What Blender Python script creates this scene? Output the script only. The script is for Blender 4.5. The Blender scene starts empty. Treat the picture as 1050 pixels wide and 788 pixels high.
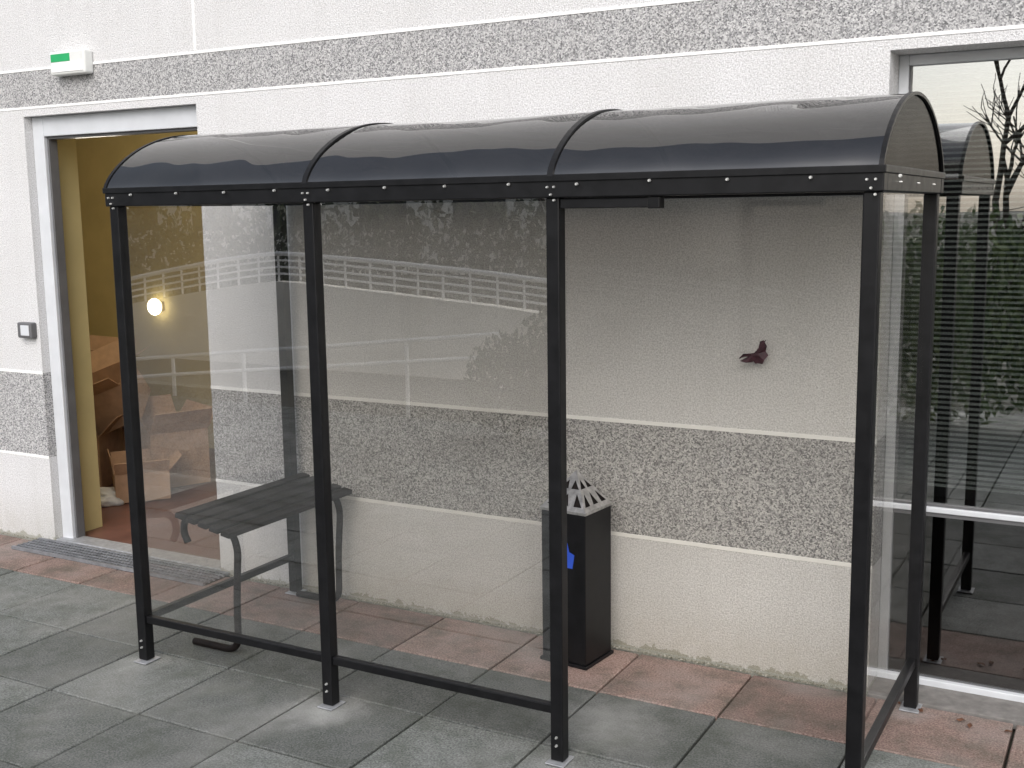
import bpy, bmesh, math, random
from mathutils import Vector, Matrix, Euler
random.seed(7)
S=bpy.context.scene
COL=bpy.context.collection
# ------------------------------------------------------------ node helpers
class NT:
    def __init__(s,name):
        s.m=bpy.data.materials.new(name); s.m.use_nodes=True; s.t=s.m.node_tree; s.t.nodes.clear()
        s.out=s.n('ShaderNodeOutputMaterial')
    def n(s,t,**k):
        x=s.t.nodes.new(t)
        for a,b in k.items(): setattr(x,a,b)
        return x
    def l(s,a,b): s.t.links.new(a,b)
    def math(s,op,a,b=None,clamp=False):
        x=s.n('ShaderNodeMath',operation=op,use_clamp=clamp)
        for i,v in enumerate((a,b)):
            if v is None: continue
            if isinstance(v,(int,float)): x.inputs[i].default_value=v
            else: s.l(v,x.inputs[i])
        return x.outputs[0]
    def mix(s,f,a,b):
        x=s.n('ShaderNodeMix',data_type='RGBA')
        for i,v in ((0,f),(6,a),(7,b)):
            if isinstance(v,(int,float)): x.inputs[i].default_value=v
            elif isinstance(v,tuple): x.inputs[i].default_value=(*v,1) if len(v)==3 else v
            else: s.l(v,x.inputs[i])
        return x.outputs[2]
    def pos(s):
        return s.n('ShaderNodeNewGeometry').outputs['Position']
    def noise(s,scale,detail=2,rough=.6,vec=None):
        x=s.n('ShaderNodeTexNoise'); x.inputs['Scale'].default_value=scale; x.inputs['Detail'].default_value=detail
        x.inputs['Roughness'].default_value=rough
        s.l(vec if vec is not None else s.pos(),x.inputs['Vector']); return x.outputs[0]
    def voro(s,scale,out='Distance'):
        x=s.n('ShaderNodeTexVoronoi'); x.inputs['Scale'].default_value=scale
        s.l(s.pos(),x.inputs['Vector']); return x.outputs[out]
    def ramp(s,f,stops):
        x=s.n('ShaderNodeValToRGB'); e=x.color_ramp.elements
        while len(e)<len(stops): e.new(.5)
        for el,(p,c) in zip(e,stops):
            el.position=p; el.color=(c,c,c,1) if isinstance(c,(int,float)) else (*c,1)
        s.l(f,x.inputs[0]); return x.outputs[0]
    def principled(s,col,rough=.6,metal=0,bump=None,bs=.3,bd=.005,spec=.5):
        p=s.n('ShaderNodeBsdfPrincipled')
        if isinstance(col,tuple): p.inputs['Base Color'].default_value=(*col,1)
        else: s.l(col,p.inputs['Base Color'])
        if isinstance(rough,(int,float)): p.inputs['Roughness'].default_value=rough
        else: s.l(rough,p.inputs['Roughness'])
        p.inputs['Metallic'].default_value=metal
        p.inputs['Specular IOR Level'].default_value=spec
        if bump is not None:
            b=s.n('ShaderNodeBump'); b.inputs['Strength'].default_value=bs; b.inputs['Distance'].default_value=bd
            s.l(bump,b.inputs['Height']); s.l(b.outputs[0],p.inputs['Normal'])
        s.l(p.outputs[0],s.out.inputs[0]); return p
def simple(name,c,rough=.6,metal=0,var=.12,scale=8,bs=.15,bscale=60,bd=.002,spec=.5):
    t=NT(name); n=t.noise(scale,3)
    c2=tuple(x*(1-var) for x in c); c3=tuple(min(1,x*(1+var)) for x in c)
    f=t.ramp(n,[(.3,0.),(.7,1.)])
    r=t.math('MULTIPLY_ADD',n,.2); r.node.inputs[2].default_value=rough-.1
    t.principled(t.mix(f,c2,c3),r,metal,t.noise(bscale,1) if bs else None,bs,bd,spec)
    return t.m
def glassmat(name,f0,tint,rough=.0,dirt=.02,wob=.0,wscale=1.5,fmax=1.0,wd=.02):
    t=NT(name)
    g=t.n('ShaderNodeNewGeometry')
    d=t.n('ShaderNodeVectorMath',operation='DOT_PRODUCT'); t.l(g.outputs['Normal'],d.inputs[0]); t.l(g.outputs['Incoming'],d.inputs[1])
    c=t.math('ABSOLUTE',d.outputs['Value']); c=t.math('SUBTRACT',1.0,c,True); c=t.math('POWER',c,5.0)
    f=t.math('MULTIPLY',c,fmax-f0); f=t.math('ADD',f,f0,True)
    tr=t.n('ShaderNodeBsdfTransparent'); tr.inputs[0].default_value=(*tint,1)
    gl=t.n('ShaderNodeBsdfGlossy'); gl.inputs['Roughness'].default_value=rough
    gl.inputs['Color'].default_value=(1,1,1,1)
    if wob:
        b=t.n('ShaderNodeBump'); b.inputs['Strength'].default_value=wob; b.inputs['Distance'].default_value=wd
        t.l(t.noise(wscale,1),b.inputs['Height']); t.l(b.outputs[0],gl.inputs['Normal'])
    m=t.n('ShaderNodeMixShader'); t.l(f,m.inputs[0]); t.l(tr.outputs[0],m.inputs[1]); t.l(gl.outputs[0],m.inputs[2])
    last=m
    if dirt:
        df=t.n('ShaderNodeBsdfDiffuse'); df.inputs[0].default_value=(.5,.49,.46,1)
        dn=t.ramp(t.noise(6,4,.7),[(.4,dirt*.3),(.8,dirt*2.2)])
        m2=t.n('ShaderNodeMixShader'); t.l(dn,m2.inputs[0]); t.l(m.outputs[0],m2.inputs[1]); t.l(df.outputs[0],m2.inputs[2]); last=m2
    t.l(last.outputs[0],t.out.inputs[0]); return t.m
# ------------------------------------------------------------ mesh helpers
def obj(name,me,mat=None,parent=None,smooth=False):
    o=bpy.data.objects.new(name,me); COL.objects.link(o)
    if mat: 
        me.materials.clear(); me.materials.append(mat)
    if parent: o.parent=parent
    if smooth:
        for p in me.polygons: p.use_smooth=True
    return o
def empty(name):
    o=bpy.data.objects.new(name,None); COL.objects.link(o); o.empty_display_size=.2; return o
def addbox(bm,lo,hi,M=None):
    lo=Vector(lo);hi=Vector(hi)
    r=bmesh.ops.create_cube(bm,size=1)
    for v in r['verts']:
        v.co=Vector(((lo[i]+hi[i])/2+(hi[i]-lo[i])*v.co[i]) for i in range(3))
        if M is not None: v.co=M@v.co
    return r['verts']
def boxes(name,L,mat,parent=None,bevel=0,M=None,seg=2):
    bm=bmesh.new()
    for lo,hi in L: addbox(bm,lo,hi,M)
    if bevel: bmesh.ops.bevel(bm,geom=bm.edges[:],offset=bevel,segments=seg,affect='EDGES',profile=.5)
    me=bpy.data.meshes.new(name); bm.to_mesh(me); bm.free()
    return obj(name,me,mat,parent)
def tube(name,paths,r,mat,parent=None,res=3,fillet=0):
    cu=bpy.data.curves.new(name,'CURVE'); cu.dimensions='3D'; cu.bevel_depth=r; cu.bevel_resolution=res; cu.use_fill_caps=True
    for pts in paths:
        P=[Vector(p) for p in pts]
        if fillet:
            Q=[P[0]]
            for i in range(1,len(P)-1):
                a=(P[i-1]-P[i]);b=(P[i+1]-P[i]); f=min(fillet,a.length*.49,b.length*.49)
                A=P[i]+a.normalized()*f;B=P[i]+b.normalized()*f
                for k in range(9):
                    t=k/8; Q.append(A*(1-t)**2+P[i]*2*t*(1-t)+B*t*t)
            Q.append(P[-1]); P=Q
        sp=cu.splines.new('POLY'); sp.points.add(len(P)-1)
        for q,p in zip(sp.points,P): q.co=(*p,1)
    o=bpy.data.objects.new('tmp',cu); COL.objects.link(o)
    dg=bpy.context.evaluated_depsgraph_get(); me=bpy.data.meshes.new_from_object(o.evaluated_get(dg))
    bpy.data.objects.remove(o); me.name=name
    return obj(name,me,mat,parent,True)
def meshpy(name,V,F,mat,parent=None,smooth=False):
    me=bpy.data.meshes.new(name); me.from_pydata([tuple(v) for v in V],[],F); me.update()
    return obj(name,me,mat,parent,smooth)
# ------------------------------------------------------------ materials
YW=1.073
def wallmat():
    t=NT('pebbledash'); pos=t.pos(); sx=t.n('ShaderNodeSeparateXYZ'); t.l(pos,sx.inputs[0]); z=sx.outputs[2]
    def band(a,b):
        return t.math('MULTIPLY',t.math('GREATER_THAN',z,a),t.math('LESS_THAN',z,b))
    B=t.math('ADD',band(.514,1.0146),band(2.5156,2.7201),True)
    n1=t.noise(150,2,.7); n2=t.noise(2.2,3,.6)
    li=t.mix(t.ramp(n1,[(.36,0.),(.6,1.)]),(.52,.515,.52),(.80,.80,.81))
    li=t.mix(t.ramp(n2,[(.3,.0),(.75,.25)]),li,(.56,.55,.53))
    vc=t.voro(185,'Color'); sp=t.n('ShaderNodeSeparateColor'); t.l(vc,sp.inputs[0])
    gr=t.ramp(sp.outputs[0],[(0.,(.13,.13,.135)),(.3,(.31,.31,.315)),(.6,(.46,.455,.46)),(1.,(.68,.675,.67))])
    gr=t.mix(t.ramp(n2,[(.3,0.),(.8,.25)]),gr,(.30,.295,.29))
    col=t.mix(B,li,gr)
    mp=t.n('ShaderNodeMapping'); mp.inputs['Scale'].default_value=(7,7,.35); t.l(pos,mp.inputs[0])
    st=t.ramp(t.noise(1.0,3,.6,mp.outputs[0]),[(.5,0.),(.85,.12)])
    col=t.mix(st,col,(.34,.32,.29))
    nz=t.noise(14,4,.7); h=t.math('MULTIPLY',nz,.13); f=t.math('LESS_THAN',z,t.math('SUBTRACT',h,.045))
    low=t.math('SUBTRACT',1.0,t.math('DIVIDE',z,.30),True); low=t.math('MULTIPLY',low,t.math('MULTIPLY',nz,.55))
    col=t.mix(low,col,(.30,.28,.20))
    col=t.mix(t.math('MULTIPLY',f,.45),col,(.17,.17,.09))
    t.principled(col,.9,0,n1,.7,.006,.2); return t.m
M_wall=wallmat()
M_joint=simple('joint_white',(.88,.88,.87),.8,var=.04,bs=0)
M_black=simple('black_paint',(.007,.007,.008),.42,var=.3,scale=20,bs=0,spec=.28)
M_blackm=simple('black_satin',(.011,.008,.0075),.6,var=.3,scale=30,bs=0,spec=.22)
M_bolt=simple('bolt_zinc',(.72,.72,.70),.35,.6,bs=0)
M_alu=simple('aluminium_white',(.62,.64,.67),.45,var=.05,bs=0)
M_zinc=simple('zinc',(.42,.43,.45),.5,.4,var=.2,scale=30,bs=0)
M_steel=simple('brushed_steel',(.50,.49,.48),.36,.75,var=.25,scale=40,bs=0)
M_glass=glassmat('clear_acrylic',.22,(.95,.945,.935),0,.008,.04,fmax=.8)
M_glassr=glassmat('rear_acrylic',.04,(.915,.90,.865),0,.010,.04,fmax=.5)
M_roof=glassmat('smoked_acrylic',.12,(.09,.085,.088),.02,.006,.6,2.6,wd=.05)
M_gab=glassmat('smoked_gable',.04,(.11,.105,.10),.03,.01,.3,2.2,fmax=.18)
M_win=glassmat('window_glass',.36,(.66,.68,.67),0,.0,.03)
M_winl=glassmat('window_glass_lower',.16,(.5,.5,.5),0,.0,.03)
M_yellow=simple('yellow_plaster',(.54,.45,.22),.8,var=.08,scale=3,bs=0)
M_rfloor=simple('brown_floor',(.14,.065,.05),.4,var=.2,bs=0)
M_dark=simple('dark_room',(.07,.07,.072),.8,bs=0)
M_carpet=simple('brown_carpet',(.06,.035,.028),.9,bs=0)
M_card=simple('cardboard',(.42,.27,.17),.85,var=.15,scale=12,bs=0)
M_plast=simple('white_bag',(.6,.6,.6),.4,bs=.6,bscale=25,bd=.01)
M_blue=simple('blue_label',(.03,.09,.55),.5,bs=0)
M_green=simple('green_pictogram',(.02,.38,.13),.5,bs=0)
M_white=simple('white_plastic',(.75,.76,.74),.4,var=.04,bs=0)
M_grey=simple('grey_plastic',(.12,.12,.125),.5,bs=0)
M_cream=simple('cream_render',(.82,.79,.71),.85,var=.06,scale=2,bs=0)
M_rail=simple('white_rail',(.9,.9,.88),.4,var=.03,bs=0)
M_bark=simple('bark',(.07,.055,.045),.9,bs=0)
M_blind=simple('blind_slat',(.78,.79,.78),.6,bs=0)
M_bwin=simple('far_window',(.03,.035,.04),.15,bs=0)
def leafmat(name,a,b,c):
    t=NT(name); o=t.n('ShaderNodeNewGeometry'); r=t.ramp(o.outputs['Random Per Island'],[(0,a),(.5,b),(1,c)])
    t.principled(r,.6,0,None); return t.m
M_hedge=leafmat('hedge_leaves',(.04,.08,.025),(.09,.14,.045),(.16,.21,.08))
M_hedge2=leafmat('far_hedge_leaves',(.02,.035,.015),(.04,.06,.025),(.07,.09,.04))
def slabmat():
    t=NT('slab_concrete'); a=t.n('ShaderNodeVertexColor'); a.layer_name='slab'
    sc=t.n('ShaderNodeSeparateColor'); t.l(a.outputs['Color'],sc.inputs[0]); rnd,red=sc.outputs[0],sc.outputs[1]
    pos=t.pos()
    n=t.noise(130,2,.75); n2=t.noise(6,5,.7); n3=t.noise(1.6,3)
    g=t.mix(t.ramp(n,[(.35,0.),(.65,1.)]),(.082,.09,.085),(.245,.255,.243))
    r=t.mix(t.ramp(n,[(.35,0.),(.65,1.)]),(.17,.105,.088),(.41,.30,.26))
    c=t.mix(red,g,r)
    br=t.n('ShaderNodeHueSaturation'); t.l(c,br.inputs['Color'])
    v=t.math('MULTIPLY_ADD',rnd,.5); v.node.inputs[2].default_value=.78; t.l(v,br.inputs['Value'])
    c=t.mix(t.ramp(n2,[(.44,0.),(.68,.6)]),br.outputs[0],(.075,.085,.066))
    c=t.mix(t.ramp(n3,[(.48,0.),(.72,.45)]),c,(.34,.335,.32))
    # lime stains left on the slabs around the fixed feet
    nn=t.noise(9,4,.7)
    for (x,y,rr,k) in ((0,-.03,.16,.5),(1.0,-.05,.22,.7),(2.0,.35,.35,.45),(2.0,-.02,.18,.5),(3.0,.96,.14,.4)):
        d=t.n('ShaderNodeVectorMath',operation='DISTANCE'); t.l(pos,d.inputs[0]); d.inputs[1].default_value=(x,y,0)
        q=t.math('DIVIDE',d.outputs['Value'],rr); q=t.math('ADD',q,t.math('MULTIPLY',nn,1.3)); q=t.math('SUBTRACT',1.45,q,True); q=t.math('MULTIPLY',q,k,True)
        c=t.mix(q,c,(.50,.50,.48))
    ro=t.ramp(n2,[(.3,.5),(.7,.85)])
    t.principled(c,ro,0,n,.6,.005,.35); return t.m
M_slab=slabmat()
def groundmat():
    t=NT('ground_soil'); n=t.noise(9,4,.7)
    t.principled(t.mix(n,(.03,.035,.02),(.12,.11,.09)),.95,0,n,.5,.01); return t.m
M_ground=groundmat()
# ------------------------------------------------------------ ground
meshpy('ground',[(-300,-300,-.045),(300,-300,-.045),(300,300,-.045),(-300,300,-.045)],[(0,1,2,3)],M_ground)
bm=bmesh.new(); cl=bm.loops.layers.color.new('slab')
ys=[1.045,.60]+[.60-.5*k for k in range(1,13)]
for j in range(len(ys)-1):
    x0=2.37-.5*18
    for i in range(28):
        a=x0+.5*i; g=.004+random.random()*.0025
        dz=random.uniform(-.0015,.0015)
        vs=addbox(bm,(a+g,ys[j+1]+g,-.04),(a+.5-g,ys[j]-g,0+dz))
        R=random.random(); red=1.0 if j==0 else 0.0
        fs={f for v in vs for f in v.link_faces}
        ee=[e for e in {e for v in vs for e in v.link_edges} if all(v.co.z>-.02 for v in e.verts)]
        for f in fs:
            for l in f.loops: l[cl]=(R,red,0,1)
        bmesh.ops.bevel(bm,geom=ee,offset=.004,segments=1,affect='EDGES')
me=bpy.data.meshes.new('paving_slabs'); bm.to_mesh(me); bm.free(); obj('paving_slabs',me,M_slab)
# ------------------------------------------------------------ building
B=empty('office_building')
y0,y1=YW,1.40
boxes('wall',[((-10,y0,-.04),(-1.88,y1,6.5)),((-1.88,y0,2.47),(-.575,y1,6.5)),((-.575,y0,-.04),(2.83,y1,6.5)),((2.83,y0,2.47),(7,y1,6.5)),((7,y0,-.04),(10,y1,6.5))],M_wall,B)
jh=.008
J=[]
for z in (.514,1.0146):
    for a,b in ((-10,-1.88),(-.575,2.83),(7,10)): J.append(((a,y0-.003,z-jh),(b,y0+.002,z+jh)))
for z in (2.5156,2.7201): J.append(((-10,y0-.003,z-jh*.8),(10,y0+.002,z+jh*.8)))
for x in (-.56,2.845): J.append(((x-.007,y0-.0026,2.73),(x+.007,y0+.002,6.5)))
J.append(((-10,y0-.003,4.2),(10,y0+.002,4.215)))
boxes('joint_lines',J,M_joint,B)
boxes('roof',[((-10,1.4,6.4),(10,9,6.6))],M_joint,B)
boxes('outer_walls',[((-10,1.4,0),(-9.8,9,6.4)),((9.8,1.4,0),(10,9,6.4)),((-9.8,8.8,0),(9.8,9,6.4))],M_cream,B)
boxes('storeroom_walls',[((-5.4,3.5,0),(-.1,3.6,2.7)),((-5.5,1.402,0),(-5.4,3.6,2.7)),((-.2,1.402,0),(-.1,3.498,2.7)),((-5.4,1.402,2.6),(-.2,3.498,2.7))],M_yellow,B)
boxes('storeroom_front',[((-5.4,1.401,0),(-1.9,1.41,2.6)),((-.55,1.401,0),(-.2,1.41,2.6)),((-1.90,1.186,.012),(-1.868,1.415,2.45)),((-.60,1.186,.012),(-.57,1.415,2.45))],M_yellow,B)
boxes('storeroom_floor',[((-5.4,1.2,-.03),(-.2,3.5,.012))],M_rfloor,B)
fy0,fy1=1.125,1.185
boxes('door_frame',[((-1.879,fy0,0),(-1.79,fy1,2.469)),((-.62,fy0,0),(-.576,fy1,2.469)),((-1.79,fy0,2.36),(-.62,fy1,2.469))],M_alu,B,.004)
boxes('door_rebate',[((-1.79,fy0+.02,.02),(-1.775,fy1+.02,2.36)),((-1.775,fy0+.02,2.345),(-.62,fy1+.02,2.36))],M_grey,B,.003)
boxes('door_threshold',[((-1.879,1.075,-.02),(-.576,1.2,.02))],M_zinc,B,.004)
wy0,wy1=1.24,1.30
F=[((2.831,wy0,.0),(2.868,wy1,2.469)),((2.868,wy0,2.43),(6.95,wy1,2.469)),((2.868,wy0,.717),(6.95,wy1,.740)),((2.868,wy0,0),(6.95,wy1,.03)),((4.6,wy0,.03),(4.65,wy1,.717)),((4.6,wy0,.740),(4.65,wy1,2.43)),((6.95,wy0,0),(6.999,wy1,2.469))]
boxes('window_frame',F,M_alu,B,.004)
boxes('window_gasket',[((2.868,wy0+.01,.700),(4.6,wy1-.01,.716)),((2.868,wy0+.01,.741),(4.6,wy1-.01,.750)),((2.868,wy0+.01,.751),(2.876,wy1-.01,2.43))],M_grey,B)
boxes('window_glass',[((2.868,1.265,.740),(4.6,1.267,2.43)),((4.65,1.265,.740),(6.95,1.267,2.43))],M_win,B)
boxes('window_glass_lower',[((2.868,1.265,.03),(4.6,1.267,.717)),((4.65,1.265,.03),(6.95,1.267,.717))],M_winl,B)
M_sill=simple('sill_concrete',(.20,.19,.18),.85,var=.25,scale=20,bs=0)
boxes('window_sill',[((2.831,1.055,-.03),(6.999,1.24,.006))],M_sill,B,.003)
boxes('office_room',[((2.3,4.4,0),(7.4,4.5,2.7)),((2.2,1.402,0),(2.3,4.5,2.7)),((7.4,1.402,0),(7.5,4.5,2.7)),((2.3,1.402,2.6),(7.4,4.4,2.7))],M_dark,B)
boxes('office_floor',[((2.3,1.3,-.03),(7.4,4.4,.01))],M_carpet,B)
V=[];Fc=[]
z=.80
while z<2.42:
    k=len(V); V+=[(2.89,1.345,z),(6.93,1.345,z),(6.93,1.357,z+.009),(2.89,1.357,z+.009)]; Fc.append((k,k+1,k+2,k+3)); z+=.021
meshpy('blind_slats',V,Fc,M_blind,B)
V=[];Fc=[]
for i in range(2200):
    x=random.choice([random.uniform(-.55,2.83),random.uniform(-.55,2.83),random.uniform(-6,-1.9)])
    y=1.062-abs(random.gauss(0,.008)); s=random.uniform(.003,.007); c=Vector((x,y,random.uniform(0,.005)))
    k=len(V)
    for d in ((1,0,0),(-.5,.8,0),(-.5,-.8,0),(0,0,1)):
        V.append(c+Vector(d)*s+Vector((random.uniform(-1,1),random.uniform(-1,1),0))*s*.4)
    Fc+=[(k,k+1,k+3),(k+1,k+2,k+3),(k+2,k,k+3)]
M_moss=leafmat('edge_gravel',(.12,.12,.08),(.24,.23,.18),(.40,.38,.33))
meshpy('gravel_edge',V,Fc,M_moss)
DG=empty('drain_grating')
gy0,gy1=.86,1.06
G=[((-2.0,gy0,.001),(-.50,gy0+.015,.018)),((-2.0,gy1-.015,.001),(-.50,gy1,.018))]
for i in range(60): 
    x=-1.995+i*.025; G.append(((x,gy0+.015,.004),(x+.005,gy1-.015,.014)))
for k in range(4): G.append(((-2.0,gy0+.045+.036*k,.005),(-.50,gy0+.049+.036*k,.0165)))
M_gal=simple('dull_galvanised',(.26,.27,.29),.55,.4,var=.25,scale=20,bs=0)
boxes('bars',G,M_gal,DG)
boxes('shade_sheet',[((-1.999,gy0+.001,-.01),(-.501,gy1-.001,.003))],M_black,DG)  # flat black sheet standing in for the shade below the bars
# ------------------------------------------------------------ exit sign, reader
E=empty('exit_sign')
boxes('housing',[((-1.56,1.01,2.665),(-1.29,YW,2.79))],M_white,E,.012,seg=3)
boxes('pictogram',[((-1.545,1.0075,2.735),(-1.40,1.012,2.775)),],M_green,E)
boxes('diffuser',[((-1.545,1.006,2.68),(-1.305,1.012,2.728))],M_joint,E,.002)
R=empty('card_reader')
boxes('body',[((-2.02,1.03,1.22),(-1.90,YW,1.31))],M_grey,R,.008)
boxes('faceplate',[((-1.985,1.024,1.235),(-1.915,1.031,1.295))],M_alu,R,.003)
# ------------------------------------------------------------ store room contents
def carton(name,loc,size,rot,tilt=(0,0),open_=True):
    a,b,c=[s/2 for s in size]; t=.006
    bm=bmesh.new()
    M=Matrix.Translation(loc)@Euler((tilt[0],tilt[1],rot)).to_matrix().to_4x4()
    addbox(bm,(-a,-b,0),(a,b,t),M)
    addbox(bm,(-a,-b,t),(-a+t,b,2*c),M); addbox(bm,(a-t,-b,t),(a,b,2*c),M)
    addbox(bm,(-a+t,-b,t),(a-t,-b+t,2*c),M); addbox(bm,(-a+t,b-t,t),(a-t,b,2*c),M)
    for s,ax in ((-1,0),(1,0),(-1,1),(1,1)):
        ang=random.uniform(-.9,.6) if open_ else -1.5
        if ax==0: Mf=M@Matrix.Translation((s*a,0,2*c))@Matrix.Rotation(s*(math.pi/2*.3-ang*.6)+0,4,'Y'); addbox(bm,(0 if s>0 else -t,-b,0),(t if s>0 else 0,b,a*.7),Mf)
        else: Mf=M@Matrix.Translation((0,s*b,2*c))@Matrix.Rotation(-s*(math.pi/2*.3-ang*.6),4,'X'); addbox(bm,(-a,0 if s>0 else -t,0),(a,t if s>0 else 0,b*.7),Mf)
    me=bpy.data.meshes.new(name); bm.to_mesh(me); bm.free(); return obj(name,me,M_card)
carton('cardboard_box',(-2.95,2.15,.02),(.55,.46,.38),.45)
carton('cardboard_box.001',(-2.42,2.5,.02),(.55,.42,.40),-.4)
carton('cardboard_box.002',(-2.80,2.35,.46),(.58,.44,.30),.5,(.35,-.38))
carton('cardboard_box.003',(-3.5,2.6,.02),(.6,.5,.5),.1)
carton('cardboard_box.004',(-3.4,2.75,.53),(.45,.4,.3),.5,(.1,.1))
carton('cardboard_box.005',(-2.2,2.05,.02),(.35,.28,.2),.9)
def bag(name,loc,r):
    bm=bmesh.new(); bmesh.ops.create_icosphere(bm,subdivisions=4,radius=r)
    from mathutils import noise
    for v in bm.verts:
        n=noise.noise(v.co*9)+.5*noise.noise(v.co*22); v.co*=1+.35*n; v.co.z=max(v.co.z*.45,-r*.3); v.co+=Vector(loc)
    me=bpy.data.meshes.new(name); bm.to_mesh(me); bm.free(); return obj(name,me,M_plast,None,True)
bag('plastic_bag',(-2.62,1.78,.05),.14); bag('plastic_bag.001',(-2.3,1.85,.05),.13); bag('plastic_bag.002',(-3.2,1.85,.05),.12)
Lp=empty('wall_lamp')
bm=bmesh.new(); bmesh.ops.create_uvsphere(bm,u_segments=20,v_segments=12,radius=.07)
for v in bm.verts: v.co=Vector((v.co.x-3.42,v.co.y*.6+3.43,v.co.z+1.17))
me=bpy.data.meshes.new('globe'); bm.to_mesh(me); bm.free()
t=NT('lamp_glow'); em=t.n('ShaderNodeEmission'); em.inputs[0].default_value=(1,.9,.66,1); em.inputs[1].default_value=9; t.l(em.outputs[0],t.out.inputs[0])
obj('globe',me,t.m,Lp,True)
boxes('lamp_base',[((-3.46,3.47,1.13),(-3.38,3.499,1.21))],M_yellow,Lp,.005)
ld=bpy.data.lights.new('room_fill_light','POINT'); ld.energy=28; ld.color=(1,.92,.78); ld.shadow_soft_size=.2
lo=bpy.data.objects.new('room_fill_light',ld); lo.location=(-2.3,1.9,2.25); COL.objects.link(lo); lo.parent=Lp  # added fill light, hung clear of the globe, to brighten the boxes
# ------------------------------------------------------------ shelter
SH=empty('bus_shelter')
D=1.0; X3=3.005; H=1.95; p=.024
posts=[]
for x in (0,1.0,2.0,X3): posts.append(((x-p,-p,.012),(x+p,p,H)))
for x in (0,X3): posts.append(((x-p,D-p,.012),(x+p,D+p,H)))
boxes('posts',posts,M_black,SH,.004)
feet=[];pl=[]
for x,y in ((0,0),(1,0),(2,0),(X3,0),(0,D),(X3,D)):
    pl.append(((x-.036,y-.045,0.0035),(x+.036,y+.045,.009)))
    feet.append(((x-.018,y-.018,.009),(x+.018,y+.018,.03)))
boxes('foot_plates',pl+feet,M_zinc,SH,.002)
bz0,bz1=H,2.01
boxes('front_beam',[((-.035,-.034,bz0),(X3+.035,.022,bz1))],M_black,SH,.004)
boxes('rear_beam',[((-.035,D-.022,bz0),(X3+.035,D+.034,bz1))],M_black,SH,.004)
boxes('end_beams',[((-.034,.022,bz0),(.014,D-.022,bz1)),((X3-.014,.022,bz0),(X3+.034,D-.022,bz1))],M_black,SH,.004)
boxes('gutter_lip',[((-.04,-.040,bz1-.008),(X3+.04,-.0345,bz1+.014)),((X3+.0345,-.034,bz1-.008),(X3+.040,D+.03,bz1+.014))],M_black,SH,.002)
boxes('stub_bar',[((2.026,-.02,1.915),(2.33,.015,1.946)),((2.33,-.024,1.912),(2.37,.019,1.949))],M_black,SH,.003)
rz=.195
rails=[((.025,-.015,rz-.016),(.975,.015,rz+.016)),((1.025,-.015,rz-.016),(1.975,.015,rz+.016)),
       ((-.015,.025,rz-.016),(.015,D-.025,rz+.016)),((X3-.015,.025,rz-.016),(X3+.015,D-.025,rz+.016))]
boxes('lower_rails',rails,M_black,SH,.003)
gz0=rz+.017; gz1=H-.001
V=[];Fc=[]
for q in ([(.025,0,gz0),(.975,0,gz0),(.975,0,gz1),(.025,0,gz1)],[(1.025,0,gz0),(1.975,0,gz0),(1.975,0,gz1),(1.025,0,gz1)],
          [(0,.025,gz0),(0,D-.025,gz0),(0,D-.025,gz1),(0,.025,gz1)],[(X3,.025,gz0),(X3,D-.025,gz0),(X3,D-.025,gz1),(X3,.025,gz1)]):
    k=len(V); V+=q; Fc.append((k,k+1,k+2,k+3))
meshpy('glass_panels',V,Fc,M_glass,SH)
ry=D+.029
meshpy('rear_panel',[(.026,ry,.03),(X3-.026,ry,.03),(X3-.026,ry,gz1),(.026,ry,gz1)],[(0,1,2,3)],M_glassr,SH)
# vault
ya,yb=-.036,D+.036; yc=(ya+yb)/2; hw=(yb-ya)/2; rise=.243; zb=bz1+.005
def arc(n=36,off=0):
    P=[]
    Rr=(hw*hw+rise*rise)/(2*rise)
    for i in range(n+1):
        th=math.pi*i/n
        y=-hw*math.cos(th); zc=math.sqrt(max(0,Rr*Rr-y*y))-(Rr-rise); ze=rise*math.sin(th)
        z=.55*zc+.45*ze
        nrm=Vector((y/hw,0.6+z/rise)).normalized()
        P.append((yc+y+off*nrm.x, zb+z+off*nrm.y))
    return P
A=arc()
segs=[(-.02,.992),(1.008,1.992),(2.008,X3+.03)]
for k,(a,b) in enumerate(segs):
    V=[];Fc=[];nx=14
    for i in range(nx+1):
        x=a+(b-a)*i/nx
        for (y,z) in A:
            sag=.005*math.sin(math.pi*i/nx)*math.sin(y*7+k*1.7)+.0015*math.sin(2*math.pi*i/nx+y*4+k)
            V.append((x,y,z+sag*math.sin(math.pi*(y-ya)/(yb-ya))))
    m=len(A)
    for i in range(nx):
        for j in range(m-1): Fc.append((i*m+j,(i+1)*m+j,(i+1)*m+j+1,i*m+j+1))
    meshpy('roof_panel_%d'%(k+1),V,Fc,M_roof,SH,True)
def rib(name,x0,x1,off0,off1,mat):
    a=arc(36,off0);b=arc(36,off1);V=[];Fc=[]
    for (y,z),(Y,Z) in zip(a,b): V+=[(x0,y,z),(x1,y,z),(x1,Y,Z),(x0,Y,Z)]
    for i in range(len(a)-1):
        k=i*4
        for q in range(4): Fc.append((k+q,k+(q+1)%4,k+4+(q+1)%4,k+4+q))
    Fc+=[(0,1,2,3),tuple(len(V)-4+q for q in (3,2,1,0))]
    meshpy(name,V,Fc,mat,SH,False)
rib('rib_1',.990,1.010,-.004,.006,M_black); rib('rib_2',1.990,2.010,-.004,.006,M_black)
rib('end_rib_1',-.034,-.02,-.006,.004,M_black); rib('end_rib_2',X3+.02,X3+.034,-.006,.004,M_black)
for nm,x in (('gable_1',-.026),('gable_2',X3+.026)):
    a=arc(36,-.006); V=[(x,yc,zb)]+[(x,y,z) for y,z in a]; Fc=[(0,i,i+1) for i in range(1,len(a))]
    meshpy(nm,V,Fc,M_gab,SH)
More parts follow.
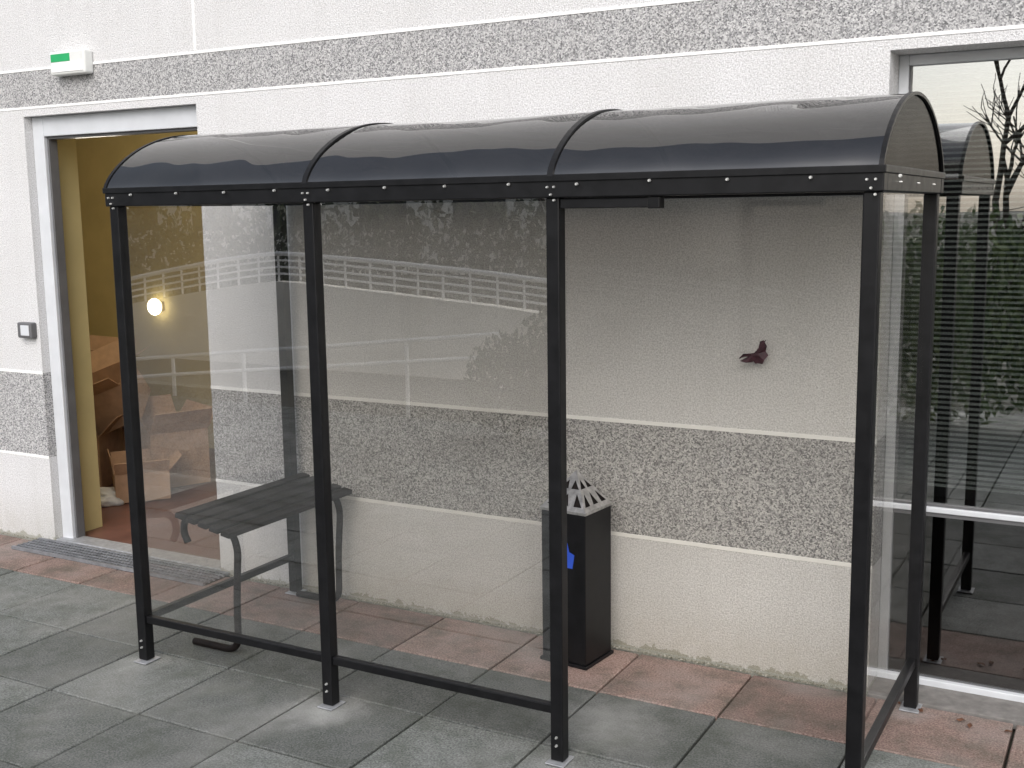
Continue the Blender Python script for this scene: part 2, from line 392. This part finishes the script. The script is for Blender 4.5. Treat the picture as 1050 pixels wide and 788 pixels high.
bm=bmesh.new()
def bolt(c,ax,r=.006):
    M=Matrix.Translation(c)@(Matrix.Rotation(math.pi/2,4,'X') if ax=='y' else Matrix.Rotation(math.pi/2,4,'Y'))
    bmesh.ops.create_cone(bm,cap_ends=True,segments=10,radius1=r,radius2=r*.7,depth=.008,matrix=M)
for k in range(13):
    x=.12+k*.247
    if min(abs(x-q) for q in (0,1,2,3))>.07: bolt((x,-.043,bz1-.016+random.uniform(-.003,.003)),'y',.0055)
for x in (0,1,2,X3):
    for dx,dz in ((-.012,.012),(.012,.012),(0,-.012),(.012,-.03)): bolt((x+dx,-.037,bz0+.022+dz),'y',.0045)
    bolt((x,-.028,.07),'y',.005); bolt((x,-.028,.10),'y',.005)
for k in range(3): bolt((X3+.038,.2+k*.3,bz1-.03),'x',.003)
me=bpy.data.meshes.new('bolts'); bm.to_mesh(me); bm.free(); obj('bolts',me,M_bolt,SH)
# ------------------------------------------------------------ bench
BE=empty('bench')
ang=math.atan2(.06,.32)
def seatM(): return Matrix.Translation((.06,0,.622))@Matrix.Rotation(ang,4,'Y')
L=[]
for i in range(5):
    L.append(((i*.066,.15,-.012),(i*.066+.05,1.015,.012)))
boxes('slats',L,M_blackm,BE,.004,seatM())
P=[]
for y in (.235,.955):
    P.append([(.045,y,.475),(.02,y,.52),(.03,y,.575),(.08,y,.592),(.31,y,.550),(.335,y,.48),(.315,y,.25),(.31,y,.018),(.05,y,.018)])
tube('legs',P,.016,M_blackm,BE,4,.07)
# ------------------------------------------------------------ ashtray bin
AB=empty('ashtray_bin')
Mb=Matrix.Translation((1.64,.89,0))@Matrix.Rotation(math.radians(-6),4,'Z')
w=.108
boxes('body',[((-w,-w,.015),(w,w,.665))],M_black,AB,.005,Mb)
boxes('base_plate',[((-w-.008,-w-.008,.001),(w+.008,w+.008,.015))],M_black,AB,.002,Mb)
boxes('rim',[((-w-.006,-w-.006,.665),(w+.006,w+.006,.678))],M_steel,AB,.002,Mb)
V=[];Fc=[]
PH=.15
def P3(s,u,h,k=1.0):
    r=w*(1-h)*k; q=Vector((u*r,-r,.678+PH*h*k)); q=Matrix.Rotation(s*math.pi/2,4,'Z')@q; return Mb@q
def strip(s,pts):
    k=len(V)
    for u,h in pts: V.append(P3(s,max(-1,min(1,u)),h))
    Fc.append(tuple(range(k,k+len(pts))))
for s in range(4):
    strip(s,[(-1,0),(1,0),(1,.10),(-1,.10)])
    strip(s,[(-1,.40),(1,.40),(1,.52),(-1,.52)])
    strip(s,[(-1,.74),(1,.74),(.02,.995),(-.02,.995)])
    for h0,h1,n in ((.10,.40,3),(.52,.74,2)):
        for i in range(n+1):
            b=-1+2*i/n
            strip(s,[(b-.13,h0),(b+.13,h0),(b+1/n-.02,h1),(b-1/n+.02,h1)])
o=meshpy('pyramid_lid',V,Fc,M_steel,AB); sm=o.modifiers.new('s','SOLIDIFY'); sm.thickness=.0012
V=[P3(s,-1,0,.93) for s in range(4)]+[Mb@Vector((0,0,.678+PH*.93))]
meshpy('shade_core',V,[(0,1,4),(1,2,4),(2,3,4),(3,0,4)],M_blackm,AB)  # black inner pyramid added to darken the lid openings like a shaded hollow
V=[Vector(q) for q in ((-.03,-w-.0015,.43),(.035,-w-.0015,.43),(.045,-w-.0015,.49),(.02,-w-.0015,.50),(.01,-w-.0015,.54),(-.015,-w-.0015,.54),(-.02,-w-.0015,.49))]
V=[Mb@(v+Vector((.012,0,0))) for v in V]
meshpy('blue_label',V,[tuple(range(7))],M_blue,AB)
# ------------------------------------------------------------ dead leaf stuck on the rear panel
M_leaf=simple('dead_leaf',(.05,.015,.022),.6,var=.6,scale=60,bs=0)
LF=empty('dead_leaf')
def leaf(name,loc,s,out,mat,seed,parent):
    rn=random.Random(seed)
    V=[Vector((0.008,-.014,0))]
    for i,(x,z) in enumerate(out): V.append(Vector((x,-.002-.016*rn.random(),z)))
    V=[v*s+Vector(loc) for v in V]
    n=len(out); F=[(0,i+1,(i+1)%n+1) for i in range(n)]
    o=meshpy(name,V,F,mat,parent); m=o.modifiers.new('s','SOLIDIFY'); m.thickness=.001; return o
O1=[(-.062,-.020),(-.040,-.010),(-.022,-.012),(-.012,-.020),(0,-.036),(.010,-.034),(.028,-.036),(.034,-.022),(.046,-.004),(.036,.010),(.044,.030),(.030,.050),(.018,.046),(.020,.028),(.008,.018),(0,.004),(-.02,-.000),(-.042,-.002)]
O2=[(-.045,-.024),(-.02,-.03),(.0,-.028),(.02,-.018),(.03,.0),(.012,.012),(-.01,-.004),(-.03,-.014)]
leaf('blade',(2.365,ry-.003,1.34),1.1,O1,M_leaf,1,LF)
leaf('curled_lobe',(2.355,ry-.018,1.335),1.0,O2,M_leaf,2,LF)
tube('stem',[[(2.30,ry-.006,1.318),(2.32,ry-.02,1.330),(2.36,ry-.026,1.338),(2.39,ry-.02,1.37),(2.405,ry-.012,1.395)]],.0022,M_leaf,LF,2)
M_fall=simple('fallen_leaf_brown',(.12,.05,.025),.7,var=.4,scale=50,bs=0)
bmv=[];bf=[]
for i in range(9):
    c=random.choice([(3.15,.98),(3.25,1.0),(3.0,1.02),(random.uniform(0,3),1.0)]); c=Vector((c[0]+random.gauss(0,.07),min(1.02,c[1]+random.gauss(0,.04)),.004))
    a=random.random()*6.28; s=random.uniform(.008,.018); k=len(bmv)
    for q,(u,v,h) in enumerate(((1.2,0,.1),(.3,.6,.5),(-.6,.5,.2),(-1.2,0,.4),(-.5,-.5,.1),(.4,-.6,.5))):
        bmv.append(c+Vector(((u*math.cos(a)-v*math.sin(a))*s,(u*math.sin(a)+v*math.cos(a))*s,h*s)))
    bf.append(tuple(range(k,k+6)))
meshpy('fallen_leaves',bmv,bf,M_fall)
# ------------------------------------------------------------ surroundings behind the viewpoint
def foliage(name,centres,n,ls,mat):
    V=[];F=[]
    for i in range(n):
        c,r=random.choice(centres); 
        d=Vector((random.gauss(0,1),random.gauss(0,1),random.gauss(0,1))).normalized()*(random.random()**.35)
        q=Vector((c[0]+d.x*r[0],c[1]+d.y*r[1],c[2]+d.z*r[2]))
        if q.z<0: continue
        E_=Euler((random.uniform(0,6.28),random.uniform(0,6.28),random.uniform(0,6.28))).to_matrix(); s=ls*random.uniform(.6,1.3)
        k=len(V)
        for u,v in ((-1,0),(0,-.45),(1,0),(0,.45)): V.append(q+E_@Vector((u*s,v*s,0)))
        F.append((k,k+1,k+2,k+3))
    return meshpy(name,V,F,mat)
def hedge(name,xa,xb,y,h,n,step=.4,ls=.05,mat=M_hedge):
    cs=[];x=xa
    while x<xb:
        cs.append(((x,y+random.uniform(-.1,.1),h*.5),(.45,.5,h*.5*random.uniform(.9,1.1)))); x+=step
    return foliage(name,cs,n,ls,mat)
hedge('hedge',1.3,6.5,-4.7,1.9,17000,ls=.055)
hedge('hedge.001',-18,-3.5,-13.5,2.2,10000,.6,.09,M_hedge2)
foliage('bush',[((-.95,-5,.45),(.42,.4,.45)),((-.6,-5.1,.6),(.4,.35,.5)),((-.2,-5,.4),(.5,.4,.45))],4500,.04,M_hedge2)
RW=[]
for i in range(41):
    x=-14+i*.36; RW.append((x,-8-.006*(x+4)**2,-.10*max(0,-x-6.0)**1.25-.05*max(0,x+6.2)**1.3))
V=[];Fc=[]
for x,y,dz in RW: V+=[(x,y,-.05),(x,y,max(.1,1.05+dz)),(x,y-.2,max(.1,1.05+dz)),(x,y-.2,-.05)]
for i in range(len(RW)-1):
    k=i*4
    for q in range(3): Fc.append((k+q,k+q+1,k+5+q,k+4+q))
Fc+=[(0,1,2,3),tuple(len(V)-4+q for q in (3,2,1,0))]
meshpy('ramp_wall',V,Fc,M_cream)
RA=empty('railing')
RW2=[q for q in RW if q[0]>-11.5]
tube('rails',[[(x,y-.1,1.42+dz) for x,y,dz in RW2]],.030,M_rail,RA)
tube('thin_rails',[[(x,y-.1,zz+dz) for x,y,dz in RW2] for zz in (1.15,1.24,1.33)],.014,M_rail,RA)
tube('uprights',[[(x,y-.1,1.05+dz),(x,y-.1,1.42+dz)] for x,y,dz in RW2],.015,M_rail,RA)
R2=empty('ramp_railing')
tube('rails',[[(-1.4,-5.6,.80+d),(-6.5,-5.6,.30+d)] for d in (0,-.20)],.02,M_rail,R2)
tube('uprights',[[(-1.4-1.02*k,-5.6,-.04),(-1.4-1.02*k,-5.6,.80-.1*k)] for k in range(6)],.02,M_rail,R2)
OB=empty('apartment_building')
boxes('walls',[((-55,-34,0),(-9,-26,7))],M_cream,OB)
W=[]
for fl in range(2):
    for i in range(12): W.append(((-53+i*3.5,-26.0,1.4+fl*2.9),(-51.2+i*3.5,-25.97,3.0+fl*2.9)))
boxes('windows',W,M_bwin,OB)
def tree(name,base,h,seed):
    rnd=random.Random(seed); paths=[]
    def grow(p,d,l,r,dep):
        pts=[p]; q=p.copy(); dd=d.copy()
        for i in range(4):
            dd=(dd+Vector((rnd.gauss(0,.12),rnd.gauss(0,.12),rnd.gauss(0.04,.06)))).normalized(); q=q+dd*l/4; pts.append(q.copy())
        paths.append((pts,r))
        if dep==0: return
        for k in range(rnd.choice((2,3,3))):
            ax=Vector((rnd.gauss(0,1),rnd.gauss(0,1),rnd.gauss(0,.5))).normalized()
            nd=(dd+ax*rnd.uniform(.45,.85)).normalized(); s=pts[rnd.choice((2,3,4))]
            grow(s,nd,l*rnd.uniform(.6,.8),r*.6,dep-1)
    grow(Vector(base),Vector((0,0,1)),h*.33,.07,5)
    cu=bpy.data.curves.new(name,'CURVE'); cu.dimensions='3D'; cu.bevel_depth=1; cu.bevel_resolution=0
    for pts,r in paths:
        sp=cu.splines.new('POLY'); sp.points.add(len(pts)-1)
        for i,(q,pp) in enumerate(zip(sp.points,pts)): q.co=(*pp,1); q.radius=r*(1-.4*i/4)
    o=bpy.data.objects.new('tmp',cu); COL.objects.link(o)
    dg=bpy.context.evaluated_depsgraph_get(); me=bpy.data.meshes.new_from_object(o.evaluated_get(dg)); bpy.data.objects.remove(o)
    obj(name,me,M_bark,None,True)
tree('bare_tree',(2.0,-8.5,0),4.8,3); tree('bare_tree.001',(2.7,-7.8,0),5.2,5); tree('bare_tree.002',(-6,-16,0),7,9)
# ------------------------------------------------------------ light
w_=bpy.data.worlds.new('World'); S.world=w_; w_.use_nodes=True; nt=w_.node_tree; bg=nt.nodes['Background']
sky=nt.nodes.new('ShaderNodeTexSky'); sky.sky_type='NISHITA'; sky.sun_disc=False
el,rot=math.radians(38),math.radians(160)
sky.sun_elevation=el; sky.sun_rotation=rot; sky.air_density=1; sky.dust_density=3
hs=nt.nodes.new('ShaderNodeHueSaturation'); hs.inputs['Saturation'].default_value=.45; hs.inputs['Value'].default_value=1.35
nt.links.new(sky.outputs[0],hs.inputs['Color']); nt.links.new(hs.outputs[0],bg.inputs[0]); bg.inputs[1].default_value=.15
sd=bpy.data.lights.new('sun','SUN'); sd.energy=1.25; sd.angle=math.radians(50); sd.color=(1,.98,.97)
so=bpy.data.objects.new('sun',sd); COL.objects.link(so)
dirv=Vector((math.sin(rot)*math.cos(el),math.cos(rot)*math.cos(el),math.sin(el)))
so.rotation_euler=dirv.to_track_quat('Z','Y').to_euler()
# ------------------------------------------------------------ camera
cd=bpy.data.cameras.new('camera'); co=bpy.data.objects.new('camera',cd); COL.objects.link(co)
yaw,pit,rol=.5058,.1506,-.0138
fwd=Vector((-math.sin(yaw)*math.cos(pit),math.cos(yaw)*math.cos(pit),-math.sin(pit)))
r=Vector((math.cos(yaw),math.sin(yaw),0)); u=r.cross(fwd)
r2=r*math.cos(rol)+u*math.sin(rol); u2=-r*math.sin(rol)+u*math.cos(rol)
M=Matrix((r2,u2,-fwd)).transposed().to_4x4(); M.translation=Vector((3.6891,-3.3580,1.9107))
co.matrix_world=M; cd.sensor_width=36; cd.lens=1170.7/1050*36; cd.clip_end=1500; cd.clip_start=.05
S.camera=co
S.view_settings.view_transform='Standard'; S.view_settings.look='None'; S.view_settings.exposure=0
